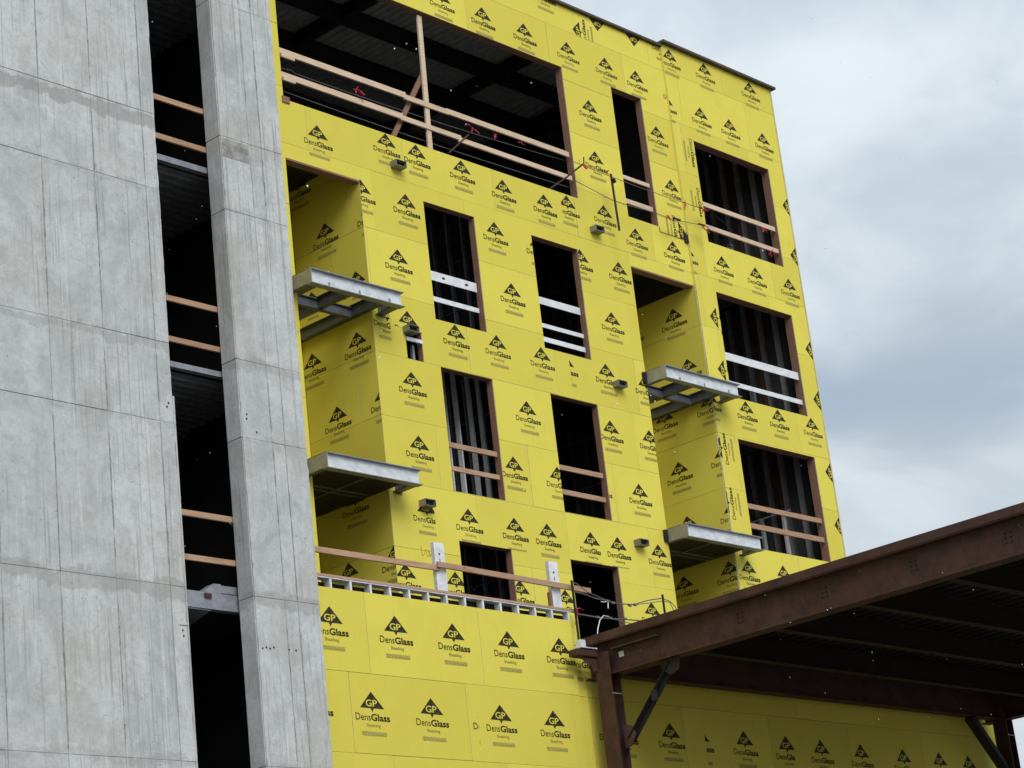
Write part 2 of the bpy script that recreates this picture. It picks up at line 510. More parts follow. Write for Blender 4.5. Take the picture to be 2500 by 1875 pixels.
# ------------------------------------------------------------------ wall surfaces made of sheets
class Wall:
    """a flat wall: u runs along it, v up, d out of it"""
    def __init__(self, kind, pos, rect, holes):
        self.kind, self.pos, self.rect, self.holes = kind, pos, rect, holes
        self.sheets = []

    def P(self, u, v, d):
        return (u, self.pos - d, v) if self.kind == 'front' else (self.pos - d, -u, v)

    def solid(self, u, v):
        r = self.rect
        if not (r[0] <= u <= r[1] and r[2] <= v <= r[3]):
            return False
        return not any(h[0] < u < h[1] and h[2] < v < h[3] for h in self.holes)

    def pieces(self, r):
        """rect minus holes -> connected lists of cells"""
        us = sorted({r[0], r[1]} | {x for h in self.holes for x in h[:2] if r[0] < x < r[1]})
        vs = sorted({r[2], r[3]} | {x for h in self.holes for x in h[2:] if r[2] < x < r[3]})
        cells = {(i, j) for i in range(len(us) - 1) for j in range(len(vs) - 1)
                 if self.solid((us[i] + us[i + 1]) / 2, (vs[j] + vs[j + 1]) / 2)}
        out = []
        while cells:
            st = [cells.pop()]
            comp = set(st)
            while st:
                i, j = st.pop()
                for q in ((i + 1, j), (i - 1, j), (i, j + 1), (i, j - 1)):
                    if q in cells:
                        cells.discard(q); comp.add(q); st.append(q)
            out.append(comp)
        return us, vs, out

    def slab(self, name, us, vs, comp, d0, d1, mats, parent, gap=0.0):
        bm = bmesh.new()
        V = {}

        def vert(i, j, d):
            if (i, j, d) not in V:
                u, v = us[i], vs[j]
                if gap:
                    u += gap if i == 0 else (-gap if i == len(us) - 1 else 0)
                    v += gap if j == 0 else (-gap if j == len(vs) - 1 else 0)
                V[i, j, d] = bm.verts.new(self.P(u, v, d))
            return V[i, j, d]
        for i, j in comp:
            for d in (d0, d1):
                bm.faces.new([vert(i, j, d), vert(i + 1, j, d), vert(i + 1, j + 1, d), vert(i, j + 1, d)])
            for (a, b, n) in (((i, j), (i + 1, j), (i, j - 1)), ((i + 1, j), (i + 1, j + 1), (i + 1, j)),
                              ((i + 1, j + 1), (i, j + 1), (i, j + 1)), ((i, j + 1), (i, j), (i - 1, j))):
                if n not in comp:
                    f = bm.faces.new([vert(*a, d0), vert(*b, d0), vert(*b, d1), vert(*a, d1)])
                    f.material_index = len(mats) - 1
        bmesh.ops.recalc_face_normals(bm, faces=bm.faces)
        me = bpy.data.meshes.new(name)
        bm.to_mesh(me); bm.free()
        for m in mats:
            me.materials.append(m)
        return link(name, me, parent)

    def sheet(self, parent, rows, marks, length=2.44):
        r = self.rect
        for k in range(len(rows) - 1):
            z0, z1 = rows[k], rows[k + 1]
            if z1 <= r[2] or z0 >= r[3]:
                continue
            inrow = [m[0] for m in marks if z0 + 0.3 < m[1] < z1 + 0.25]
            best, ph = -1, 0.0
            for t in range(48):
                p = t * length / 48
                clear = min([min(abs((u - p + length / 2) % length - length / 2), 0.62) for u in inrow] or [0.0])
                clear += 0.04 * (math.sin(7.1 * k + 1.9 * t) + 1) / 2
                if clear > best:
                    best, ph = clear, p
            u = r[0] - ((r[0] - ph) % length)
            while u < r[1]:
                a, b = max(u, r[0]), min(u + length, r[1])
                if b - a > 0.02:
                    us, vs, comps = self.pieces((a, b, max(z0, r[2]), min(z1, r[3])))
                    for comp in comps:
                        pr = random.uniform(0.0, 0.003)
                        o = self.slab('sheathing_panel', us, vs, comp, -0.016, pr, [MT['yellow'], MT['edge']], parent, random.uniform(0.0014, 0.0042))
                        cc = [((us[i] + us[i + 1]) / 2, (vs[j] + vs[j + 1]) / 2, us[i], us[i + 1], vs[j], vs[j + 1]) for i, j in comp]
                        self.sheets.append((o, cc, pr))
                u += length

    def backing(self, name, d0, d1, mat, parent):
        us, vs, comps = self.pieces(self.rect)
        return [self.slab(name, us, vs, c, d0, d1, [mat], parent) for c in comps]

    def mark(self, m):
        u, v = m[0], m[1]
        rot = m[2] if len(m) > 2 else 0
        xl, xr, zb = [m[i] if len(m) > i else None for i in (3, 4, 5)]
        # middle of the print, and its box, in wall coordinates
        c, s = {0: (1, 0), 90: (0, 1), 180: (-1, 0), -90: (0, -1)}[rot]
        T = lambda a, b: (u + c * a - s * b, v + s * a + c * b)
        corners = [T(a, b) for a in (-0.36, 0.36) for b in (0.0, -0.665)]
        bu0, bu1 = min(p[0] for p in corners), max(p[0] for p in corners)
        bv0, bv1 = min(p[1] for p in corners), max(p[1] for p in corners)
        cu, cv = (bu0 + bu1) / 2, (bv0 + bv1) / 2
        cuts = []                       # (axis, sign, value): keep sign*(x-value) > 0
        r = self.rect
        if xl is not None: cuts.append((0, 1, xl))
        if xr is not None: cuts.append((0, -1, xr))
        if zb is not None: cuts.append((1, 1, zb))
        for ax, sg, val, lim in ((0, 1, r[0], bu0), (0, -1, r[1], bu1), (1, 1, r[2], bv0), (1, -1, r[3], bv1)):
            if sg * (lim - val) < 0:
                cuts.append((ax, sg, val))
        for h in self.holes:
            if h[0] < bu1 and h[1] > bu0 and h[2] < bv1 and h[3] > bv0:
                opts = [(bu1 - h[1], (0, 1, h[1])), (h[0] - bu0, (0, -1, h[0])), (bv1 - h[3], (1, 1, h[3])), (h[2] - bv0, (1, -1, h[2]))]
                cuts.append(max(opts)[1])
        # the sheet it is printed on
        bestd, host, pr = 1e9, None, 0
        lo = [max([bu0] + [q[2] for q in cuts if q[0] == 0 and q[1] > 0]), max([bv0] + [q[2] for q in cuts if q[0] == 1 and q[1] > 0])]
        hi = [min([bu1] + [q[2] for q in cuts if q[0] == 0 and q[1] < 0]), min([bv1] + [q[2] for q in cuts if q[0] == 1 and q[1] < 0])]
        if lo[0] >= hi[0] or lo[1] >= hi[1]:
            return
        cu, cv = (lo[0] + hi[0]) / 2, (lo[1] + hi[1]) / 2
        for o, cc, p in self.sheets:
            for x in cc:
                d = max(x[2] - cu, cu - x[3], 0) + max(x[4] - cv, cv - x[5], 0)
                if d < bestd:
                    bestd, host, pr = d, o, p
        if self.kind == 'front':
            B = Matrix(((1, 0, 0), (0, 0, -1), (0, 1, 0)))
        else:
            B = Matrix(((0, 0, -1), (-1, 0, 0), (0, 1, 0)))
        mw = Matrix.Translation(self.P(u, v, 0.0045)) @ (B @ Matrix.Rotation(RAD(rot), 3, 'Z')).to_4x4()
        me = MARK
        if cuts:
            bm = bmesh.new()
            bm.from_mesh(MARK)
            for ax, sg, val in cuts:
                # plane in mark space
                du, dv = ((val - u), 0) if ax == 0 else (0, (val - v))
                px, py = c * du + s * dv, -s * du + c * dv
                nu, nv = (sg, 0) if ax == 0 else (0, sg)
                nx, ny = c * nu + s * nv, -s * nu + c * nv
                bmesh.ops.bisect_plane(bm, geom=list(bm.verts) + list(bm.edges) + list(bm.faces),
                                       plane_co=(px, py, 0), plane_no=(nx, ny, 0), clear_inner=True)
            if not bm.faces:
                bm.free()
                return
            me = bpy.data.meshes.new('printed_mark')
            bm.to_mesh(me)
            bm.free()
            for m_ in MARK.materials:
                me.materials.append(m_)
        o = bpy.data.objects.new('printed_mark', me)
        COL.objects.link(o)
        o.parent = host
        o.matrix_basis = mw


def text_mesh(body, width, height, mat_i, x, y, zoff, bold=0.0, bm=None, shear=0.0):
    cu = bpy.data.curves.new('t', 'FONT')
    cu.body = body
    cu.size = 1.0
    cu.offset = bold
    cu.shear = shear
    cu.resolution_u = 3
    o = bpy.data.objects.new('t', cu)
    COL.objects.link(o)
    me = bpy.data.meshes.new_from_object(o.evaluated_get(bpy.context.evaluated_depsgraph_get()))
    xs = [v.co.x for v in me.vertices]
    ys = [v.co.y for v in me.vertices]
    sx = width / (max(xs) - min(xs))
    sy = height / (max(ys) - min(ys))
    n0 = len(bm.verts)
    bm.verts.ensure_lookup_table()
    vs = [bm.verts.new(((v.co.x - min(xs)) * sx + x, (v.co.y - min(ys)) * sy + y, zoff)) for v in me.vertices]
    for p in me.polygons:
        try:
            f = bm.faces.new([vs[i] for i in p.vertices])
            f.material_index = mat_i
        except ValueError:
            pass
    bpy.data.objects.remove(o)
    bpy.data.curves.remove(cu)
    bpy.data.meshes.remove(me)


def make_mark():
    bm = bmesh.new()

    def poly(pts, mi, z=0.0):
        f = bm.faces.new([bm.verts.new((x, y, z)) for x, y in pts])
        f.material_index = mi
    poly([(0, 0), (-0.245, -0.25), (-0.035, -0.25), (0, -0.305), (0.035, -0.25), (0.245, -0.25)], 0)
    text_mesh('G', 0.118, 0.104, 1, -0.122, -0.226, 0.0015, 0.012, bm)
    text_mesh('P', 0.092, 0.100, 1, 0.014, -0.224, 0.0015, 0.014, bm)
    text_mesh('Dens', 0.300, 0.106, 0, -0.348, -0.437, 0.0, 0.004, bm)
    text_mesh('Glass', 0.385, 0.108, 0, -0.038, -0.438, 0.0, 0.030, bm)
    text_mesh('Sheathing', 0.275, 0.066, 2, -0.137, -0.545, 0.0, 0.0, bm)
    poly([(-0.25, -0.6), (-0.25, -0.662), (0.25, -0.662), (0.25, -0.6)], 3)
    bmesh.ops.triangulate(bm, faces=[f for f in bm.faces if len(f.verts) > 4])
    for f in bm.faces:
        if f.normal.z < 0:
            f.normal_flip()
    me = bpy.data.meshes.new('printed_mark')
    bm.to_mesh(me)
    bm.free()
    for k in ('ink', 'yellow', 'faint', 'code'):
        me.materials.append(MT[k])
    return me


MARK = make_mark()

# ------------------------------------------------------------------ the yellow building
# the print goes on over the rest of each face
MARKS['A'] += [(x, z) for z in (23.67, 22.45, 21.25, 20.0, 18.85, 17.64, 16.43, 15.23, 14.03, 12.82, 11.6) for x in (-5.35, -4.15)]
MARKS['C'] += [(-5.2 + 1.24 * k + 0.35 * j, 7.18 - 1.21 * j) for j in range(3) for k in range(4)]
MARKS['D'] += [(0.6 + 1.24 * k + 0.35 * j, 7.16 - 1.21 * j) for j in range(3) for k in range(9)]
bld = thing('sheathed_building', 'tall unfinished building wrapped in yellow sheathing boards with open window holes', 'building', (3, 0, 0))
ROWS = [7.1, 8.28, 9.49, 10.69, 11.90, 13.11, 14.31, 15.51, 16.71, 17.92, 19.12, 20.25, 21.52, 22.72, 23.94, 25.2]
WIN = {}
A_HOLES = [(-2.79, 5.18, 20.0, 23.0), (6.75, 7.75, 19.98, 23.0), (-2.86, -1.07, 5.0, 18.83), (6.60, 8.68, 5.0, 18.83),
           (-0.27, 0.15, 15.51, 16.08)]
A_WINS = [(x0, x1, z0, z1) for z0, z1 in ((16.44, 18.82), (13.12, 15.50), (9.85, 12.19)) for x0, x1 in ((0.57, 1.94), (3.56, 4.94))]
B_WINS = [(9.37, 12.11, 19.985, 22.41), (9.37, 12.11, 16.42, 18.815), (9.37, 12.11, 13.09, 15.475)]
wa = Wall('front', 0.0, (-5.9, 8.70, 7.1, 24.52), A_HOLES + A_WINS)
wb = Wall('front', -0.055, (8.68, 12.67, 7.1, 24.60), B_WINS)
wn1 = Wall('side', -1.07, (-1.88, -0.002, 9.5, 19.40), [])
wn2 = Wall('side', 8.66, (-1.88, 0.053, 7.1, 18.83), [])
wret = Wall('side', 8.68, (-0.0, 0.053, 18.84, 24.52), [])
wn1b = Wall('front', 1.88, (-2.95, -1.075, 9.5, 19.40), [])
wn2b = Wall('front', 1.88, (6.5, 8.655, 7.1, 19.40), [])
for w, key in ((wa, 'A'), (wb, 'B'), (wn1, 'N1'), (wn2, 'N2'), (wret, ''), (wn1b, ''), (wn2b, '')):
    mk = MARKS.get(key, [])
    w.sheet(bld, ROWS, mk)
    for m in mk:
        w.mark(m)
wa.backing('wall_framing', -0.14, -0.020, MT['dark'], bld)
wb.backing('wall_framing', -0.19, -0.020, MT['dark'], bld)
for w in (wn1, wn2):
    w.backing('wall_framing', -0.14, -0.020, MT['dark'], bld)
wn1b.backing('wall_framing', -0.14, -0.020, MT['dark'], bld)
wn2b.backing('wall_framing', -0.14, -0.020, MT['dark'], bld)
# left cheek of each niche, far side of the building, roof
MB().box(-2.98, -2.862, 0.02, 2.02, 9.5, 19.4).build('niche_cheek', MT['yellow'], bld)
MB().box(6.46, 6.598, 0.02, 2.02, 7.1, 19.4).build('niche_cheek', MT['yellow'], bld)
MB().box(12.672, 12.74, -0.05, 14, 0, 24.58).build('end_wall', MT['yellow'], bld)
MB().box(-12, 12.74, 13.9, 14.1, 0, 24.5).build('rear_wall', MT['dark'], bld)
MB().box(-5.9, 12.66, 0.15, 13.89, 24.20, 24.42).build('roof_slab', MT['deck'], bld)
# wooden headers over the niches
MB().box(-2.86, -1.075, -0.004, 0.17, 18.792, 18.829).build('niche_header', MT['red'], bld)
MB().box(6.605, 8.65, -0.004, 0.17, 18.792, 18.829).build('niche_header', MT['red'], bld)
MB().box(-2.858, -1.06, 0.172, 1.87, 19.33, 19.43).build('niche_ceiling', MT['dark_and_shade'], bld)
MB().box(6.60, 8.66, 0.172, 1.87, 19.33, 19.43).build('niche_ceiling', MT['dark_and_shade'], bld)
# coping boards along the roof edge
MB().box(-5.9, 8.70, -0.08, 0.3, 24.525, 24.585).build('coping', MT['coping'], bld, 0.006)
MB().box(8.66, 12.80, -0.16, 0.3, 24.603, 24.665).build('coping', MT['coping'], bld, 0.006)
# corner trim, a white board edge
MB().box(12.671, 12.685, -0.074, -0.051, 7.1, 24.6).build('corner_edge', MT['edge'], bld)


def window_frame(r, y0, depth=0.135, head=True, sill='pine'):
    x0, x1, z0, z1 = r
    t = 0.038
    e = sub('window_frame', bld)
    WLOC[e.name] = Vector((0, 0, 0))

    def part(name, b, m):
        o = b.build(name, MT[m])
        o.parent = e
        return o
    ya, yb = y0 + 0.018, y0 + depth + 0.02
    part('jamb', MB().box(x1 - 0.004, x1 + t, ya, yb, z0 - 0.03, z1 + 0.03), 'red')
    part('jamb', MB().box(x0 - t, x0 + 0.004, ya, yb, z0 - 0.03, z1 + 0.03), 'red')
    part('head', MB().box(x0 + 0.005, x1 - 0.005, ya, yb, z1 - 0.004, z1 + t), 'red')
    part('sill', MB().box(x0 + 0.005, x1 - 0.005, ya, yb, z0 - t, z0 + 0.004), sill)
    return e


for r in A_WINS:
    window_frame(r, 0.0)
for r in B_WINS:
    window_frame(r, -0.055, 0.19)
window_frame(A_HOLES[0], 0.0, 0.16)
window_frame(A_HOLES[1], 0.0, 0.15)
window_frame(A_HOLES[4], 0.0, 0.10)
# a stub of lumber at the left end of the wide opening
MB().box(-2.83, -2.66, -0.03, 0.12, 19.93, 20.05).build('lumber_stub', MT['red'], bld)

# floors, decks, beams and rooms inside
def slab_cells(name, z0, z1, mat):
    for x0, x1, y0 in ((-5.85, -2.99, 0.15), (-2.985, -1.0, 2.03), (-0.92, 6.45, 0.15), (6.455, 8.80, 2.03), (8.82, 12.65, 0.15)):
        MB().box(x0, x1, y0, 13.8, z0, z1).build(name, mat, bld)


def ribbed(name, x0, x1, y0, y1, z, along, pitch, h, mat, parent):
    """corrugated sheet seen from below"""
    b = MB()
    a0, a1 = (x0, x1) if along == 'y' else (y0, y1)
    n = int((a1 - a0) / pitch)
    prof = []
    for k in range(n):
        s = a0 + k * pitch
        prof += [(s, z), (s + pitch * 0.42, z), (s + pitch * 0.5, z + h), (s + pitch * 0.92, z + h)]
    prof.append((a0 + n * pitch, z))
    pts = prof + [(p[0], p[1] + 0.004) for p in prof[::-1]]
    A, B = [], []
    for s, q in prof:
        A.append(b.bm.verts.new((s, y0, q) if along == 'y' else (x0, s, q)))
        B.append(b.bm.verts.new((s, y1, q) if along == 'y' else (x1, s, q)))
    for i in range(len(prof) - 1):
        b.bm.faces.new((A[i], A[i + 1], B[i + 1], B[i]))
    return b.build(name, mat, parent)


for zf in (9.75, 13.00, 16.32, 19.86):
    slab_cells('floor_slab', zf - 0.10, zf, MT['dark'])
ribbed('ceiling_deck', -5.8, 12.4, 0.2, 9.0, 24.08, 'y', 0.20, 0.06, MT['ribs'], bld)
ribbed('ceiling_deck', 8.9, 12.4, 0.2, 8.0, 19.68, 'y', 0.20, 0.05, MT['deck'], bld)
ribbed('ceiling_deck', 8.9, 12.4, 0.2, 8.0, 16.14, 'y', 0.20, 0.05, MT['deck'], bld)


def ibeam(name, p, q, w, h, mat, parent, tf=0.018, tw=0.012):
    """I beam between p and q along x or y, top at p.z"""
    b = MB()
    pr = [(a, c + p[2]) for a, c in i_prof(w, h, tf, tw)]
    if abs(p[0] - q[0]) > abs(p[1] - q[1]):
        b.prism([(a + p[1], c) for a, c in pr], 'x', p[0], q[0])
    else:
        b.prism([(a + p[0], c) for a, c in pr], 'y', p[1], q[1])
    return b.build(name, MT[mat], parent)


for y in (0.75, 2.15, 3.6, 5.6):
    ibeam('ceiling_beam', (-5.8, y, 24.06), (12.4, y, 24.06), 0.16, 0.36, 'dark_and_shade', bld)
for x in (-1.8, 1.05, 5.6, 8.2):
    ibeam('ceiling_beam', (x, 0.86, 24.05), (x, 9, 24.05), 0.14, 0.30, 'dark_and_shade', bld)
for x, zt in ((9.75, 19.66), (9.85, 16.12)):
    ibeam('ceiling_beam', (x, 0.3, zt), (x, 7, zt), 0.12, 0.22, 'dull', bld)
# partitions: boards and studs behind the windows
for zf, zt in ((9.76, 12.88), (13.01, 16.2), (16.33, 19.74), (19.87, 24.0)):
    MB().box(12.58, 12.66, 0.16, 13.8, zf, zt).build('partition_board', MT['gyp'], bld)
    for k in range(12):
        y = 0.42 + 0.41 * k
        MB().box(12.44, 12.57, y, y + 0.16, zf, zt).build('steel_stud', MT['brown' if k % 3 == 2 else 'dark'], bld)
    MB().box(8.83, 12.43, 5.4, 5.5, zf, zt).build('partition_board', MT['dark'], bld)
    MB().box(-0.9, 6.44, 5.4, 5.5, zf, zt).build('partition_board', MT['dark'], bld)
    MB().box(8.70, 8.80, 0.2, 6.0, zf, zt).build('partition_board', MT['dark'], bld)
    if zf < 19:
        for x, m in ((2.90, 'dull'), (5.9, 'dark')):
            for k in range(11):
                y = 0.42 + 0.406 * k
                MB().box(x, x + 0.09, y, y + 0.012, zf, zt).box(x, x + 0.012, y + 0.012, y + 0.045, zf, zt).build('steel_stud', MT[m], bld)
            for z in (zf + 1.3, zf + 2.3):
                MB().bar((x + 0.045, 0.3, z), (x + 0.045, 4.9, z), 0.04, 0.02).build('stud_bracing', MT['deck'], bld)
            MB().box(x + 0.35, x + 0.43, 0.25, 5.3, zf, zt).build('partition_board', MT['dark'], bld)
for x in (1.24, 1.66, 1.97, 2.36, 2.65):
    MB().box(x, x + 0.042, 1.00, 1.015, 13.01, 16.1).box(x, x + 0.006, 1.016, 1.10, 13.01, 16.1).build('steel_stud', MT['stud'], bld)
# a few studs standing out at right in the lowest right window
for y in (1.15, 1.75):
    MB().box(12.32, 12.43, y, y + 0.05, 13.01, 14.60).build('steel_stud', MT['stud'], bld)
MB().bar((12.34, 0.95, 14.58), (12.34, 2.1, 14.58), 0.03, 0.03).build('stud_bracing', MT['stud'], bld)
for zf in (16.33, 19.87):
    MB().box(12.34, 12.43, 1.45, 1.56, zf, zf + 1.3).build('steel_stud', MT['dull'], bld)

# open steel tube stubs that stick out beside the niches
for x, z in ((-0.22, 19.365), (5.42, 19.365), (-0.33, 16.05), (5.50, 16.02), (-0.36, 12.75), (5.51, 12.735)):
    w, h, t, l = 0.265, 0.125, 0.008, 0.17
    b = MB().box(x, x + t, -l, 0.05, z - h / 2, z + h / 2).box(x + w - t, x + w, -l, 0.05, z - h / 2, z + h / 2)
    b.box(x + t, x + w - t, -l, 0.05, z - h / 2, z - h / 2 + t).box(x + t, x + w - t, -l, 0.05, z + h / 2 - t, z + h / 2)
    o = b.build('bracket_tube', MT['tube'], bld)
    MB().box(x + t, x + w - t, -0.10, 0.04, z - h / 2 + t, z + h / 2 - t).build('tube_shade_block', MT['dark_and_shade']).parent = o  # black block added for the shade inside the open tube

# metal strips and steel brackets standing in the little hole
MB().box(-0.26, 0.14, -0.02, 0.02, 15.86, 15.93).build('hole_flashing', MT['stud'], bld)
MB().box(-0.02, 0.03, 0.1, 0.16, 15.53, 15.85).build('steel_stud', MT['dull'], bld)

# black plate at the right of the patch under the tall slot
MB().box(8.57, 8.69, -0.045, -0.006, 19.80, 19.99).build('steel_plate', MT['dark_and_shade'], bld)
MB().bar((7.76, -0.012, 19.865), (8.60, -0.010, 19.865), 0.006, 0.010).build('board_edge', MT['coping'], bld)
MB().bar((7.757, -0.012, 19.98), (7.757, -0.012, 19.86), 0.006, 0.012, (1, 0, 0)).build('board_edge', MT['coping'], bld)

# a brown hand-written scrawl on the board above the terrace
pts = [(-0.42, 11.98), (-0.40, 11.80), (-0.36, 11.82), (-0.30, 11.93), (-0.28, 11.80), (-0.22, 11.83), (-0.24, 11.92), (-0.20, 11.80), (-0.12, 11.98), (-0.13, 11.80), (-0.05, 11.92), (-0.09, 11.84), (-0.02, 11.79)]
sb = MB()
for p, q in zip(pts, pts[1:]):
    sb.bar((p[0], -0.006, p[1]), (q[0], -0.006, q[1]), 0.002, 0.009)
sb.build('hand_scrawl', MT['scrawl'], bld)

# ------------------------------------------------------------------ lower block with the terrace on top
pod = thing('terrace_block', 'low yellow sheathed block whose bare stud top edge fronts the terrace', 'building', (-2, -3.05, 0))
wc = Wall('front', -3.05, (-5.86, -0.22, 4.0, 9.92), [])
wd = Wall('front', -3.0, (-0.235, 12.55, 4.0, 9.52), [])
PROWS = [3.83, 5.05, 6.27, 7.47, 8.67, 9.92]
for w, key in ((wc, 'C'), (wd, 'D')):
    w.sheet(pod, PROWS, MARKS[key])
    for m in MARKS[key]:
        w.mark(m)
    w.backing('wall_framing', -0.12, -0.020, MT['dark'], pod)
MB().box(-0.236, -0.222, -3.045, -3.02, 4.0, 10.05).build('corner_edge', MT['edge'], pod)
for k in range(14):
    x = -5.555 + 0.4064 * k
    MB().box(x, x + 0.042, -3.05, -2.93, 9.90, 10.055).build('steel_stud', MT['stud'], pod)
for k in range(13):
    x = -5.555 + 0.4064 * k + 0.06
    w = random.choice((0.14, 0.18, 0.3))
    MB().box(x, x + w, -2.90, -2.885, 9.88, 9.965 + random.uniform(-0.02, 0.02)).build('board_offcut', MT['yellow'], pod)
MB().box(-5.86, -0.20, -2.88, -2.80, 9.5, 10.04).build('parapet_back', MT['dark'], pod)
MB().box(-5.86, -0.19, -3.056, -2.91, 10.057, 10.075).build('steel_track', MT['galv'], pod)
MB().box(-5.86, -0.18, -3.062, -2.90, 10.077, 10.115).build('top_plate', MT['pine'], pod)
MB().box(-0.222, -0.05, -2.99, -2.94, 9.53, 10.03).build('end_board', MT['yellow'], pod)
MB().box(-5.86, 12.54, -2.79, -0.005, 9.40, 9.52).build('terrace_slab', MT['dark'], pod)
MB().box(12.552, 12.60, -3.02, -0.09, 0, 9.5).build('end_wall', MT['yellow'], pod)
# the seam between the two faces
MB().box(-0.02, 0.02, -3.012, -3.004, 4, 9.1).build('seam_tape', MT['yellow'], pod)
# the doorway's lower door jambs continue behind the canopy
# ------------------------------------------------------------------ concrete
def rough_slab(x0, x1, y0, y1, z0, z1, jl, jr):
    """a cast panel whose outer vertical arrises are slightly broken"""
    b = MB()
    n = max(2, int((z1 - z0) / 0.11))
    rings = []
    for k in range(n + 1):
        z = z0 + (z1 - z0) * k / n
        l = x0 + (abs(random.gauss(0, 0.006)) if jl else 0)
        r = x1 - (abs(random.gauss(0, 0.006)) if jr else 0)
        rings.append([b.bm.verts.new(p) for p in ((l, y0, z), (r, y0, z), (r, y1, z), (l, y1, z))])
    for p, q in zip(rings, rings[1:]):
        for i in range(4):
            b.bm.faces.new((p[i], p[(i + 1) % 4], q[(i + 1) % 4], q[i]))
    b.bm.faces.new(rings[0][::-1]); b.bm.faces.new(rings[-1])
    return b


def concrete(parent, xs, zs, y, thick, left_free=False):
    for i in range(len(xs) - 1):
        for k in range(len(zs) - 1):
            p = random.uniform(-0.004, 0.004)
            x0, x1, z0, z1 = xs[i] + 0.004, xs[i + 1] - 0.004, zs[k] + 0.0035, zs[k + 1] - 0.0035
            last, first = i == len(xs) - 2, i == 0 and left_free
            if (last or first) and z1 > 5:
                rough_slab(x0, x1, y + p, y + 0.08, z0, z1, first, last).build('concrete_panel', MT['concrete'], parent)
            else:
                MB().box(x0, x1, y + p, y + 0.08, z0, z1).build('concrete_panel', MT['concrete'], parent, 0.003)
            # grout that bled through the form seam
            if 0 < i and z1 > 5 and random.random() < 0.9:
                b = MB()
                z = z0 + random.uniform(0, 0.3)
                e = z1 - random.uniform(0, 0.5)
                A = []
                while z < e:
                    w = abs(random.gauss(0.004, 0.004)) + 0.003
                    s = random.uniform(-0.004, 0.004)
                    A.append((b.bm.verts.new((xs[i] + s - w, y - 0.006, z)), b.bm.verts.new((xs[i] + s + w, y - 0.006, z))))
                    z += random.uniform(0.06, 0.16)
                for p0, p1 in zip(A, A[1:]):
                    if random.random() < 0.95:
                        b.bm.faces.new((p0[0], p0[1], p1[1], p1[0]))
                g = bmesh.ops.extrude_face_region(b.bm, geom=list(b.bm.faces))
                bmesh.ops.translate(b.bm, vec=(0, 0.014, 0), verts=[v for v in g['geom'] if isinstance(v, bmesh.types.BMVert)])
                o = b.build('seam_grout', MT['joint'], parent)
                o['kind'] = 'stuff'
    MB().box(xs[0], xs[-1] - 0.012, y + 0.008, y + thick, zs[0], zs[-1]).build('wall_core', MT['joint'], parent)


ZJ = [0.0, 3.2, 5.9, 7.175, 9.6, 11.985, 13.2, 15.605, 16.83, 19.18, 20.4, 22.8]
cw = thing('concrete_wall', 'broad grey cast concrete wall with panel seams at far left', 'wall', (-10, -3.15, 0))
concrete(cw, [-16.0, -14.2, -13.3, -12.35, -11.39, -10.465, -9.55, -8.635, -8.385], ZJ, -3.15, 0.35)
MB().box(-8.386, -8.355, -3.155, -2.82, 0, 12.40).build('formwork_lip', MT['concrete'], cw, 0.006)
cp = thing('concrete_pier', 'narrow grey concrete pier between the dark shaft and the yellow boards', 'pier', (-6.5, -3.15, 0))
concrete(cp, [-7.13, -6.56, -6.31, -5.88], ZJ, -3.15, 0.335, True)
for k in range(len(ZJ) - 1):
    p = random.uniform(0, 0.004)
    MB().box(-7.136 - p, -7.06, -3.141, -2.815, ZJ[k] + 0.005, ZJ[k + 1] - 0.005).build('return_panel', MT['concrete'], cp, 0.005)
MB().box(-5.97, -5.892, -2.81, 4.0, 0, 22.8).build('return_wall', MT['concrete'], cp)
MB().box(-6.01, -5.975, -2.81, 4.0, 0, 22.8).build('shaft_shade_sheet', MT['dark_and_shade'], cp)  # added black sheet, paints the shaft's shade over the concrete
for x, z in ((-7.02, 12.35), (-7.025, 12.28), (-6.85, 12.10), (-7.05, 8.85), (-6.98, 8.87), (-6.91, 8.86), (-6.84, 8.88), (-6.55, 8.87), (-6.42, 8.87)):
    MB().prism([(x + 0.014 * math.cos(a * math.pi / 3), z + 0.016 * math.sin(a * math.pi / 3)) for a in range(6)], 'y', -3.1565, -3.15).build('anchor_hole', MT['dark_and_shade'], cp)
for x, z in ((-8.47, 8.98), (-8.46, 8.90), (-8.50, 12.22), (-8.47, 12.28)):
    MB().prism([(x + 0.014 * math.cos(a * math.pi / 3), z + 0.016 * math.sin(a * math.pi / 3)) for a in range(6)], 'y', -3.1565, -3.15).build('anchor_hole', MT['dark_and_shade'], cw)
MB().box(-7.11, -6.58, -3.158, -3.14, 16.485, 16.80).build('cement_patch', MT['joint'], cp, 0.004)
MB().box(-8.53, -8.375, -3.162, -3.14, 9.05, 9.09).build('mortar_patch', MT['edge'], cw, 0.005)
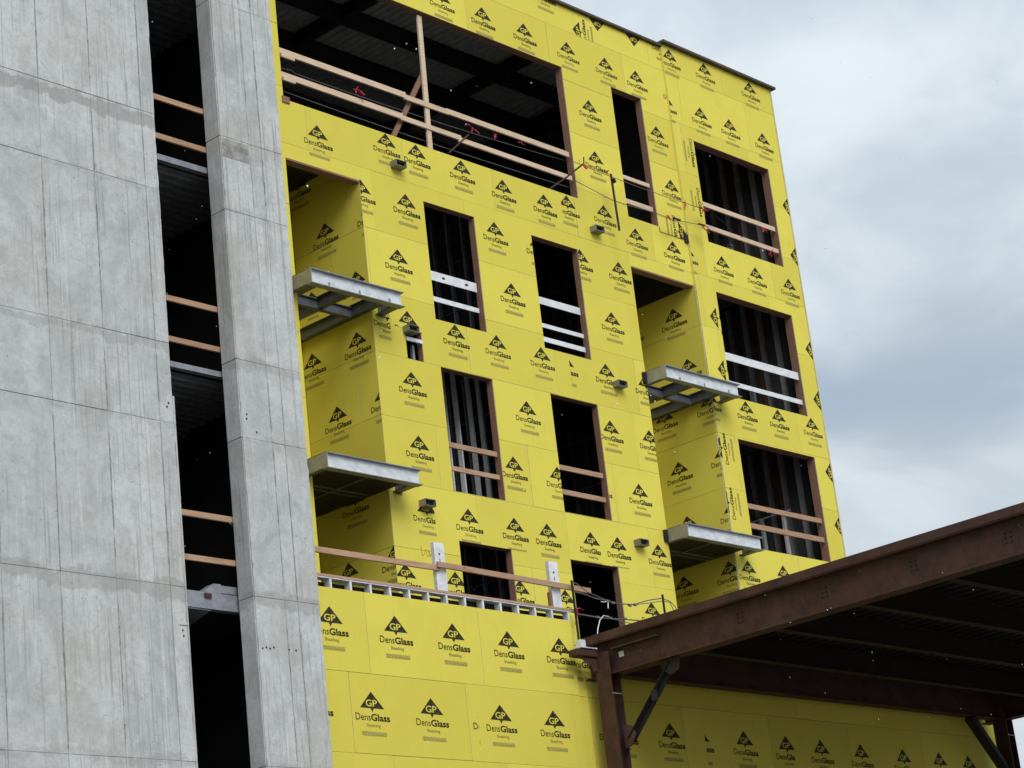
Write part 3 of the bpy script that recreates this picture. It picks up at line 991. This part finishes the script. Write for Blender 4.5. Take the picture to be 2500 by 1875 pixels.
# room behind the opening between them, closed against sky light, coloured black as shade
sh = thing('stair_shaft', 'dark shaft with steel floor edges between the concrete wall and the pier', 'shaft', (-7.8, -2.7, 0))
MB().box(-16, -5.9, 4.0, 4.2, 0, 22.8).build('rear_wall', MT['dark_and_shade'], sh)
MB().box(-16, -5.88, -3.0, 4.2, 22.81, 23.0).build('roof_slab', MT['dark'], sh)  # unseen cap, added to block light from above
MB().box(-12.2, -12.0, -2.79, 3.99, 0, 22.8).build('side_wall', MT['dark_and_shade'], sh)
for zf, h in ((16.44, 0.095), (13.12, 0.085), (19.8, 0.1)):
    o = MB().box(-11.9, -6.02, -2.76, -2.745, zf - h, zf).box(-11.9, -6.02, -2.744, -2.66, zf - h, zf - h + 0.012).build('edge_angle', MT['dull'], sh)
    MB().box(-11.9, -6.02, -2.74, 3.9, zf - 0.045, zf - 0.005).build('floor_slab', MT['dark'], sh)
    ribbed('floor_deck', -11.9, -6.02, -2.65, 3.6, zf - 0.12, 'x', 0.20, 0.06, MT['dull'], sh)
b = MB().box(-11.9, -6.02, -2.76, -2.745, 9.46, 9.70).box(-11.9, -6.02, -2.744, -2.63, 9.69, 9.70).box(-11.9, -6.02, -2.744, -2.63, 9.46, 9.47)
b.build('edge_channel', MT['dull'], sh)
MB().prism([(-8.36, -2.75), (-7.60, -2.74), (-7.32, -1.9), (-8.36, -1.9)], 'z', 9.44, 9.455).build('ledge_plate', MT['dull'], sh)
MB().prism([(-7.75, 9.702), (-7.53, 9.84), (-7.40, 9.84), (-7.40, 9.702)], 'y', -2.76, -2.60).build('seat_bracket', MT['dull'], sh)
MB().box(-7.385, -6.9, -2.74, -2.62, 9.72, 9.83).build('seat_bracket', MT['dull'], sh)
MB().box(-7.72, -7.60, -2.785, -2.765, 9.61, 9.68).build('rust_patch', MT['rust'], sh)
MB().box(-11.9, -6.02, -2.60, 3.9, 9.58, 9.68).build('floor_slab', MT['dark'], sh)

# ------------------------------------------------------------------ balcony frames
def balcony(x0, w, nx0, nx1, top, label, pan):
    t = thing('balcony_frame', label, 'balcony frame', (x0 + w / 2, -0.25, top - 0.28), 'steel balcony frames')
    y = -0.50
    H = 0.28
    # front beam: web with toes out
    o = MB().box(x0 + 0.012, x0 + w, y, y + 0.016, top - H + 0.014, top - 0.014).build('front_beam', MT['galv'], t)
    MB().box(x0 - 0.01, x0 + w + 0.03, y - 0.065, y + 0.08, top - 0.014, top).build('flange', MT['dull']).parent = o
    MB().box(x0 - 0.01, x0 + w + 0.03, y - 0.065, y + 0.08, top - H, top - H + 0.014).build('flange', MT['dull']).parent = o
    for f, s in ((0.20, 0.075), (0.53, 0.085), (0.86, 0.08)):
        xx = x0 + w * f
        if not pan:
            MB().box(xx, xx + 0.022, y - 0.022, y - 0.001, top - H + 0.03, top - H + 0.03 + s).build('weld_tab', MT['dull']).parent = o
    MB().box(x0 - 0.01, x0 + 0.010, y - 0.062, -0.01, top - H + 0.015, top - 0.015).build('side_channel', MT['warm'], t)
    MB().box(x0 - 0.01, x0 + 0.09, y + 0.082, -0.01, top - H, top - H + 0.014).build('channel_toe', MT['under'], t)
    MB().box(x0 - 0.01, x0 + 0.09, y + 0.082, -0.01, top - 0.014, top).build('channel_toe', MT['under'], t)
    # joists run back into the niche
    for x in (nx0 + 0.10, (nx0 + nx1) / 2, nx1 - 0.085):
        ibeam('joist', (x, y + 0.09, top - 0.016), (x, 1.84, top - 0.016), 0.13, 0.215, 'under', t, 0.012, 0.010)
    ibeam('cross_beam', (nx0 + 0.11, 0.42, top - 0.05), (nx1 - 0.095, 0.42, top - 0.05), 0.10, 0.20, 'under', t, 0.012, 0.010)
    # outrigger at the right end
    xr = x0 + w - 0.06
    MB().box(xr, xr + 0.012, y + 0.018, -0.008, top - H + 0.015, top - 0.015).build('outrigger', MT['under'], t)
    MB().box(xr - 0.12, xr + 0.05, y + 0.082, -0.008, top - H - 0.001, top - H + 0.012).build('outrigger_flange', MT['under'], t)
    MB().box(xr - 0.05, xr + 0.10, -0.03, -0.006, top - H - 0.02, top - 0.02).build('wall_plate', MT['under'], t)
    MB().box(x0 - 0.09, x0 - 0.012, -0.07, -0.006, top - 0.25, top - 0.02).build('wall_plate', MT['dark_and_shade'], t)
    if pan:
        MB().box(nx0 + 0.02, nx1 - 0.02, y + 0.085, 1.84, top - 0.245, top - 0.234).build('deck_pan', MT['dark_and_shade'], t)
        MB().bar((nx0 + 0.9, y + 0.09, top - 0.255), (nx0 + 0.9, 1.8, top - 0.255), 0.05, 0.018).build('pan_rib', MT['deck'], t)
        MB().bar((nx0 + 0.1, 0.55, top - 0.256), (nx1 - 0.1, 0.55, top - 0.256), 0.05, 0.016).build('pan_rib', MT['deck'], t)
    return t


balcony(-3.01, 2.20, -2.86, -1.075, 16.49, 'bare steel balcony frame at the upper left niche beside the concrete pier', False)
balcony(-3.01, 2.20, -2.86, -1.075, 13.16, 'decked steel balcony frame at the lower left niche beside the concrete pier', True)
balcony(6.56, 2.44, 6.60, 8.655, 16.47, 'bare steel balcony frame at the upper right niche', False)
balcony(6.55, 2.44, 6.60, 8.655, 13.14, 'decked steel balcony frame just above the rusty canopy', True)

# ------------------------------------------------------------------ guard rails in the openings
def rails(label, bars, mat, y, group='guard rails across window openings', name='guard_rail', holes=False):
    x = sum(b[0] + b[1] for b in bars) / (2 * len(bars))
    t = thing(name, label, 'guard rail', (x, y, min(b[2] for b in bars)), group)
    for k, (x0, x1, z0, z1, *rest) in enumerate(bars):
        dz = rest[0] if rest else 0.0
        yy = y + random.uniform(-0.006, 0.006)
        b = MB()
        t_ = 0.038 if mat not in ('stud',) else 0.012
        v = [(x0, z0), (x1, z0 + dz), (x1, z1 + dz), (x0, z1)]
        b.prism(v, 'y', yy, yy + t_)
        o = b.build('rail_board' if mat != 'stud' else 'steel_rail', MT[mat], t, 0.003)
        if mat == 'stud':
            MB().box(x0, x1, yy + 0.013, yy + 0.045, z1 - 0.012, z1).build('rail_lip', MT['stud']).parent = o
            if holes:
                if z1 - z0 > 0.15:
                    for f in (0.30, 0.78):
                        xx = x0 + (x1 - x0) * f
                        zz = (z0 + z1) / 2
                        MB().prism([(xx - .045, zz), (xx - .028, zz + .022), (xx + .028, zz + .022), (xx + .045, zz), (xx + .028, zz - .022), (xx - .028, zz - .022)], 'y', yy - 0.003, yy - 0.001).build('punched_hole', MT['dark_and_shade']).parent = o
    return t


rails('two punched steel studs across the upper left window', [(0.61, 1.90, 17.275, 17.465), (0.61, 1.90, 16.85, 16.95)], 'stud', 0.09, holes=True)
rails('three steel studs across the second window of the upper row', [(3.60, 4.90, 17.42, 17.575), (3.60, 4.90, 16.92, 17.01), (3.60, 4.90, 16.62, 16.725)], 'stud', 0.09)
rails('two pine boards across the window showing bright steel studs', [(0.61, 1.90, 13.975, 14.075), (0.61, 1.90, 13.53, 13.62)], 'pine', 0.05)
rails('two pine boards across the dark window right of the stud-filled one', [(3.60, 4.90, 13.99, 14.09), (3.60, 4.90, 13.50, 13.60)], 'pine', 0.05)
rails('two pale boards across the topmost right window behind red flags', [(9.40, 12.08, 20.875, 20.985), (9.40, 12.08, 20.335, 20.440)], 'pale', 0.0)
rails('two steel studs across the right window behind the bare balcony frame', [(9.40, 12.08, 17.285, 17.465), (9.40, 12.08, 16.705, 16.815)], 'stud', 0.0)
rails('two pine boards across the lowest right window above the canopy', [(9.40, 12.08, 13.975, 14.085), (9.40, 12.08, 13.545, 13.660)], 'pine', 0.0)
rails('two pale boards across the tall narrow slot', [(6.79, 7.71, 20.90, 20.99), (6.79, 7.71, 20.33, 20.44)], 'pale', 0.06)
g4 = 'pairs of rails across the concrete shaft'
rails('topmost pair of pine boards across the concrete shaft', [(-8.6, -6.95, 17.335, 17.425), (-8.6, -6.95, 16.68, 16.77)], 'pine', -2.79, g4)
rails('middle pair of pine boards across the concrete shaft', [(-8.6, -6.95, 14.055, 14.145), (-8.6, -6.95, 13.415, 13.50)], 'pine', -2.79, g4)
rails('lowest pair of pine boards across the concrete shaft', [(-8.6, -6.95, 10.78, 10.87), (-8.6, -6.95, 10.13, 10.215)], 'pine', -2.79, g4)
# wide top opening: long rails, a post and a leaning prop
t = rails('long double pine guard rail across the wide top opening', [(-2.74, 0.45, 20.955, 21.075), (0.40, 1.62, 20.93, 21.04), (1.55, 5.13, 20.94, 21.055),
           (-2.74, 0.32, 20.475, 20.595), (0.26, 1.9, 20.455, 20.56), (1.82, 5.13, 20.41, 20.515)], 'pale', 0.05, None)
MB().box(-2.74, -2.42, 0.0, 0.04, 20.87, 20.95).build('splice_board', MT['pale'], t)
MB().box(-2.74, -2.45, 0.0, 0.04, 20.40, 20.47).build('splice_board', MT['pale'], t)
MB().bar((1.10, 0.10, 22.95), (1.02, 0.10, 20.02), 0.04, 0.115, (1, 0, 0)).build('post', MT['pale'], t)
MB().bar((1.10, 0.16, 21.70), (0.06, 0.16, 20.03), 0.04, 0.10, (1, 0, 0)).build('prop', MT['red'], t)

# terrace guard
t = thing('terrace_guard', 'long pine rail on two upright steel studs along the terrace edge', 'guard rail', (-2.7, -3.05, 10.1))
MB().box(-5.87, -3.20, -3.072, -3.034, 10.43, 10.52).build('rail_board', MT['pine'], t, 0.003)
MB().prism([(-3.28, 10.475), (0.32, 10.42), (0.32, 10.51), (-3.28, 10.565)], 'y', -3.112, -3.074).build('rail_board', MT['pine'], t, 0.003)
for x in (-3.25, -0.585):
    o = MB().box(x, x + 0.225, -3.03, -3.02, 10.117, 10.90).box(x, x + 0.012, -3.019, -2.96, 10.117, 10.90).build('steel_post', MT['stud'], t)
    MB().box(x + 0.09, x + 0.125, -3.033, -3.031, 10.70, 10.73).build('punched_hole', MT['dark_and_shade']).parent = o
    MB().box(x + 0.10, x + 0.115, -3.033, -3.031, 10.58, 10.64).build('punched_hole', MT['dark_and_shade']).parent = o
MB().box(-0.66, -0.60, -3.05, -2.99, 10.117, 10.36).build('block', MT['red'], t)

# ------------------------------------------------------------------ rusty steel canopy
cn = thing('steel_canopy', 'rust red steel canopy frame with a dark deck at lower right', 'canopy', (6, -8, 0))
Y0 = -22.0
for x in (0.145, 12.18):
    o = ibeam('girder', (x, -3.06, 9.50), (x, Y0, 9.50), 0.30, 0.575, 'rust', cn, 0.022, 0.014)
    MB().box(x - 0.162, x - 0.152, -3.06, Y0, 9.50, 9.63).build('edge_plate', MT['rust']).parent = o
    for k in range(16):
        yy = -6.25 - 1.62 * (k // 1)
        if yy > Y0 and x < 1:
            for dz in (0.17, 0.24, 0.31):
                for dy in (0, 0.09):
                    MB().box(x - 0.018, x - 0.007, yy + dy - 0.012, yy + dy + 0.012, 9.5 - dz - 0.03, 9.5 - dz - 0.006).build('bolt', MT['shaded_primer']).parent = o
ibeam('girder', (0.27, -3.40, 9.56), (12.06, -3.40, 9.56), 0.20, 0.61, 'rust', cn, 0.022, 0.014)
for k in range(11):
    y = -4.66 - 1.62 * k
    ibeam('joist', (0.16, y, 9.48), (12.16, y, 9.48), 0.15, 0.38, 'shaded_primer', cn, 0.015, 0.010)
ribbed('roof_deck', 0.06, 12.28, Y0, -3.06, 9.53, 'y', 0.3, 0.06, MT['dark_and_shade'], cn)
MB().box(0.05, 12.28, Y0, -3.06, 9.595, 9.625).build('roof_top', MT['deck'], cn)
for x in (-0.045, 12.05):
    b = MB().box(x, x + 0.02, -3.60, -3.30, 0, 9.30).box(x + 0.235, x + 0.255, -3.60, -3.30, 0, 9.30).box(x + 0.021, x + 0.234, -3.457, -3.443, 0, 9.30)
    o = b.build('column', MT['rust'], cn)
    MB().box(x - 0.003, x + 0.258, -3.604, -3.601, 8.60, 8.615).build('weld_strap', MT['warm']).parent = o
# knee braces, angle irons with end plates
o = MB().bar((0.13, -3.70, 7.86), (0.13, -4.72, 8.88), 0.012, 0.12, (1, 0, 0)).bar((0.19, -3.70, 7.81), (0.19, -4.72, 8.83), 0.11, 0.012, (1, 0, 0)).build('knee_brace', MT['dark_and_shade'], cn)
MB().prism([(-3.61, 7.70), (-3.61, 8.10), (-3.80, 8.04), (-3.86, 7.9), (-3.74, 7.72)], 'x', 0.10, 0.112).build('gusset', MT['rust']).parent = o
MB().prism([(-4.52, 8.92), (-4.95, 8.92), (-4.90, 8.72), (-4.72, 8.66), (-4.56, 8.78)], 'x', 0.10, 0.112).build('gusset', MT['dark_and_shade']).parent = o
MB().box(0.06, 0.11, -4.40, -4.30, 8.33, 8.50).build('clip', MT['dark_and_shade']).parent = o
o = MB().bar((11.05, -3.40, 8.93), (12.2, -3.40, 7.78), 0.10, 0.21, (0, 1, 0)).build('knee_brace', MT['dark_and_shade'], cn)
# stub bracket left of the first column
MB().box(-0.55, -0.06, -3.40, -3.20, 9.235, 9.35).build('stub_beam', MT['rust'], cn, 0.01)
MB().prism([(-0.42, 9.23), (-0.06, 9.23), (-0.06, 9.02), (-0.16, 9.0), (-0.22, 9.12), (-0.36, 9.16)], 'y', -3.36, -3.345).build('gusset', MT['rust'], cn)
MB().box(-0.46, -0.07, -3.42, -3.22, 9.365, 9.385).build('shim_plate', MT['galv'], cn)
MB().box(-0.43, -0.30, -3.38, -3.28, 9.386, 9.51).build('post_shoe', MT['galv'], cn)
MB().box(0.130, 0.137, -3.79, -3.685, 9.185, 9.275).build('paper_tag', MT['label'], cn)
for k in range(7):
    MB().bar((0.1375, -3.86 - 0.045 * k, 9.17 + 0.02 * (k % 2)), (0.1375, -3.89 - 0.045 * k, 9.23 - 0.015 * (k % 3)), 0.002, 0.010, (1, 0, 0)).build('chalk_mark', MT['warm'], cn)
MB().box(0.015, 0.125, -3.62, -4.60, 9.325, 9.345).build('cleat', MT['rust'], cn)

# ------------------------------------------------------------------ wire rope guards
def sag(p, q, n, s):
    p, q = Vector(p), Vector(q)
    return [p.lerp(q, i / n) - Vector((0, 0, s * 4 * (i / n) * (1 - i / n))) for i in range(n + 1)]


def tape(o_parent, p, n, size, mat):
    """a knotted strip of flagging tape: a knot and fluttering tails"""
    b = MB()
    for k in range(n):
        d = Vector((random.uniform(-1, 1), random.uniform(-0.5, 0.2), random.uniform(-1.0, 0.35)))
        e = Vector(p) + d * size
        m = Vector(p) + d * size * 0.5 + Vector((0, 0, random.uniform(-0.02, 0.03)))
        b.bar(p, m, 0.004, 0.035, (random.random(), 1, random.random()))
        b.bar(m, e, 0.004, 0.03, (random.random(), 0.6, random.random()))
    return b.build('flag', MT[mat], o_parent)


t = thing('cable_guard', 'slack wire rope guard on two thin posts on the canopy roof edge', 'cable guard', (0.9, -3.2, 9.6))
MB().bar((-0.25, -3.2, 9.39), (-0.25, -3.2, 10.56), 0.028, 0.028, (1, 0, 0)).build('post', MT['dark_and_shade'], t)
MB().bar((2.10, -3.2, 9.62), (2.10, -3.2, 10.56), 0.028, 0.028, (1, 0, 0)).build('post', MT['dark_and_shade'], t)
MB().tube([(-0.25, -3.2, 10.54), (-0.13, -3.22, 10.50), (0.10, -3.21, 10.40), (0.45, -3.2, 10.33), (0.62, -3.2, 10.30)], 0.008).build('cable', MT['cable'], t)
MB().tube([(-0.25, -3.2, 10.37), (0.0, -3.2, 10.36), (0.3, -3.2, 10.31), (0.62, -3.2, 10.30), (0.9, -3.2, 10.275), (1.3, -3.2, 10.31), (1.7, -3.2, 10.42), (2.10, -3.2, 10.50)], 0.010).build('cable', MT['cable'], t)
MB().tube([(1.35, -3.21, 10.31), (1.75, -3.21, 10.38), (2.10, -3.2, 10.45), (2.28, -3.2, 10.44), (2.36, -3.2, 10.30), (2.37, -3.2, 9.63)], 0.007).build('cable', MT['cable'], t)
MB().tube([(2.10, -3.2, 10.49), (2.30, -3.18, 10.47), (2.46, -3.16, 10.40), (2.56, -3.16, 10.2)], 0.008).build('cable', MT['cable'], t)
MB().tube([(-0.25, -3.2, 10.00), (0.3, -3.2, 9.985), (0.7, -3.2, 10.00), (1.0, -3.2, 10.02), (1.6, -3.2, 10.04), (2.1, -3.2, 10.06)], 0.011).build('cable', MT['cable'], t)
MB().tube([(0.55, -3.21, 10.01), (0.9, -3.21, 9.97), (1.3, -3.21, 9.95), (1.9, -3.21, 9.97)], 0.007).build('cable', MT['cable'], t)
MB().tube([(0.56, -3.22, 10.02), (0.42, -3.23, 10.02), (0.30, -3.24, 9.93), (0.22, -3.24, 9.78), (0.17, -3.24, 9.60)], 0.008).build('cable_tail', MT['galv'], t)
for x, z in ((0.60, 10.30), (0.74, 10.28), (1.18, 10.28), (1.32, 10.305), (0.30, 9.99), (0.62, 10.005), (1.0, 10.03), (1.5, 10.04)):
    MB().bar((x - 0.035, -3.2, z), (x + 0.035, -3.2, z - 0.003), 0.035, 0.035).build('clamp', MT['cable'], t)
MB().tube([(0.62, -3.2, 10.30), (0.50, -3.22, 10.26), (0.40, -3.23, 10.26)], 0.008).build('cable_tail', MT['galv'], t)
MB().tube([(0.62, -3.2, 10.30), (0.58, -3.22, 10.20), (0.575, -3.22, 10.16)], 0.008).build('cable_tail', MT['galv'], t)
tape(t, (-0.22, -3.21, 10.08), 3, 0.16, 'flag')

t = thing('cable_guard', 'pair of wire ropes with pink flags strung inside the wide top opening', 'cable guard', (1.2, 0.14, 20.1))
MB().tube([(-2.68, 0.16, 20.72), (-2.4, 0.16, 20.76)] + sag((-2.3, 0.16, 20.72), (5.10, 0.16, 20.90), 16, 0.06), 0.008).build('cable', MT['cable'], t)
MB().tube(sag((-2.7, 0.16, 20.27), (5.10, 0.16, 20.30), 12, 0.05), 0.008).build('cable', MT['cable'], t)
for x, z, n in ((-0.9, 20.75, 7), (2.2, 20.80, 7), (2.88, 20.84, 4), (3.62, 20.85, 4)):
    tape(t, (x, 0.02, z), n, 0.15, 'flag')
MB().bar((1.55, 0.11, 20.12), (2.08, 0.02, 20.62), 0.025, 0.03).build('brace_rod', MT['rust'], t)

t = thing('cable_guard', 'wire ropes with red flags running outside past the tall slot to the top right window', 'cable guard', (7, -0.3, 20.0))
MB().tube(sag((4.80, -0.28, 20.63), (8.42, -0.30, 20.57), 12, 0.03) + [(8.95, -0.30, 20.58), (9.3, -0.22, 20.62)], 0.007).build('cable', MT['cable'], t)
MB().tube([(4.80, -0.28, 20.20), (5.9, -0.30, 20.03), (6.4, -0.30, 20.03), (7.2, -0.30, 20.08), (7.95, -0.30, 20.06), (8.4, -0.30, 20.12), (9.0, -0.30, 20.18), (9.3, -0.2, 20.20)], 0.008).build('cable', MT['cable'], t)
for x, z, n, m in ((8.38, 20.57, 7, 'orange'), (9.0, 20.57, 8, 'flag'), (7.72, 20.10, 5, 'orange'), (8.88, 20.13, 4, 'orange'), (5.80, 20.60, 3, 'orange'), (4.98, 20.64, 2, 'orange')):
    tape(t, (x, -0.31, z), n, 0.17, m)
MB().bar((7.88, -0.31, 20.10), (8.12, -0.31, 20.10), 0.03, 0.03).build('clamp', MT['dark_and_shade'], t)
MB().bar((8.75, -0.31, 20.165), (8.98, -0.31, 20.175), 0.03, 0.03).build('clamp', MT['dark_and_shade'], t)
o = MB().bar((5.93, -0.33, 20.62), (6.0, -0.30, 19.37), 0.035, 0.035, (1, 0, 0)).build('guard_post', MT['rust'], t)
MB().bar((5.93, -0.36, 20.50), (5.99, -0.36, 20.42), 0.06, 0.06, (1, 0, 0)).build('clamp', MT['dark_and_shade']).parent = o
MB().tube([(4.35, 0.05, 20.02), (4.75, -0.12, 20.33), (5.13, -0.30, 20.66), (5.15, -0.30, 20.80)], 0.018).build('brace_rod', MT['rust'], t)
MB().bar((5.10, -0.30, 20.64), (5.21, -0.30, 20.56), 0.03, 0.05).build('clamp', MT['orange'], t)

# loose conduits and tape inside the top right window
t = thing('flag_strip', 'red tape strips and thin rods hanging on the top right window boards', 'tape', (10.6, -0.03, 20.5))
for x, z in ((11.58, 20.84), (11.72, 20.28)):
    tape(t, (x, -0.02, z), 6, 0.14, 'flag')
MB().tube([(10.33, -0.015, 20.44), (10.48, 0.2, 20.75), (10.48, 0.5, 21.1)], 0.010).build('rod', MT['dark_and_shade'], t)
MB().tube([(10.73, -0.015, 20.44), (10.58, 0.15, 20.2), (11.03, 0.6, 20.5)], 0.012).build('rod', MT['dark_and_shade'], t)

# overhead wire far beyond the canopy
w = MB().tube(sag((8, 38, 16.5), (60, -30, 11.0), 14, 0.6), 0.02, 5).build('overhead_wire', MT['dark_and_shade'])
tag(w, 'thin overhead wire crossing the sky right of the far canopy column', 'wire')

# ------------------------------------------------------------------ light snow in the air
random.seed(5)
b = bmesh.new()
rt = Vector((0.683515, -0.721775, -0.108849)); up = Vector((-0.166017, -0.298933, 0.939722)); fw = Vector((0.710806, 0.624243, 0.324152))
for k in range(520):
    d = random.uniform(6, 26)
    p = Vector((-28, -26.77, 1.6)) + fw * d + rt * random.uniform(-0.30, 0.30) * d + up * random.uniform(-0.24, 0.24) * d
    r = random.choice((0.0018, 0.0022, 0.0028, 0.0034, 0.0045))
    q = [b.verts.new(p + Vector(v) * r * random.uniform(0.6, 1.3)) for v in ((1, 0, 0), (0, 1, 0), (0, 0, 1), (-1, 0, 0), (0, -1, 0), (0, 0, -1))]
    for f in ((0, 1, 2), (1, 3, 2), (3, 4, 2), (4, 0, 2), (1, 0, 5), (3, 1, 5), (4, 3, 5), (0, 4, 5)):
        b.faces.new([q[i] for i in f])
me = bpy.data.meshes.new('falling_snow')
b.to_mesh(me); b.free()
me.materials.append(MT['snow'])
o = link('falling_snow', me)
o['kind'] = 'stuff'
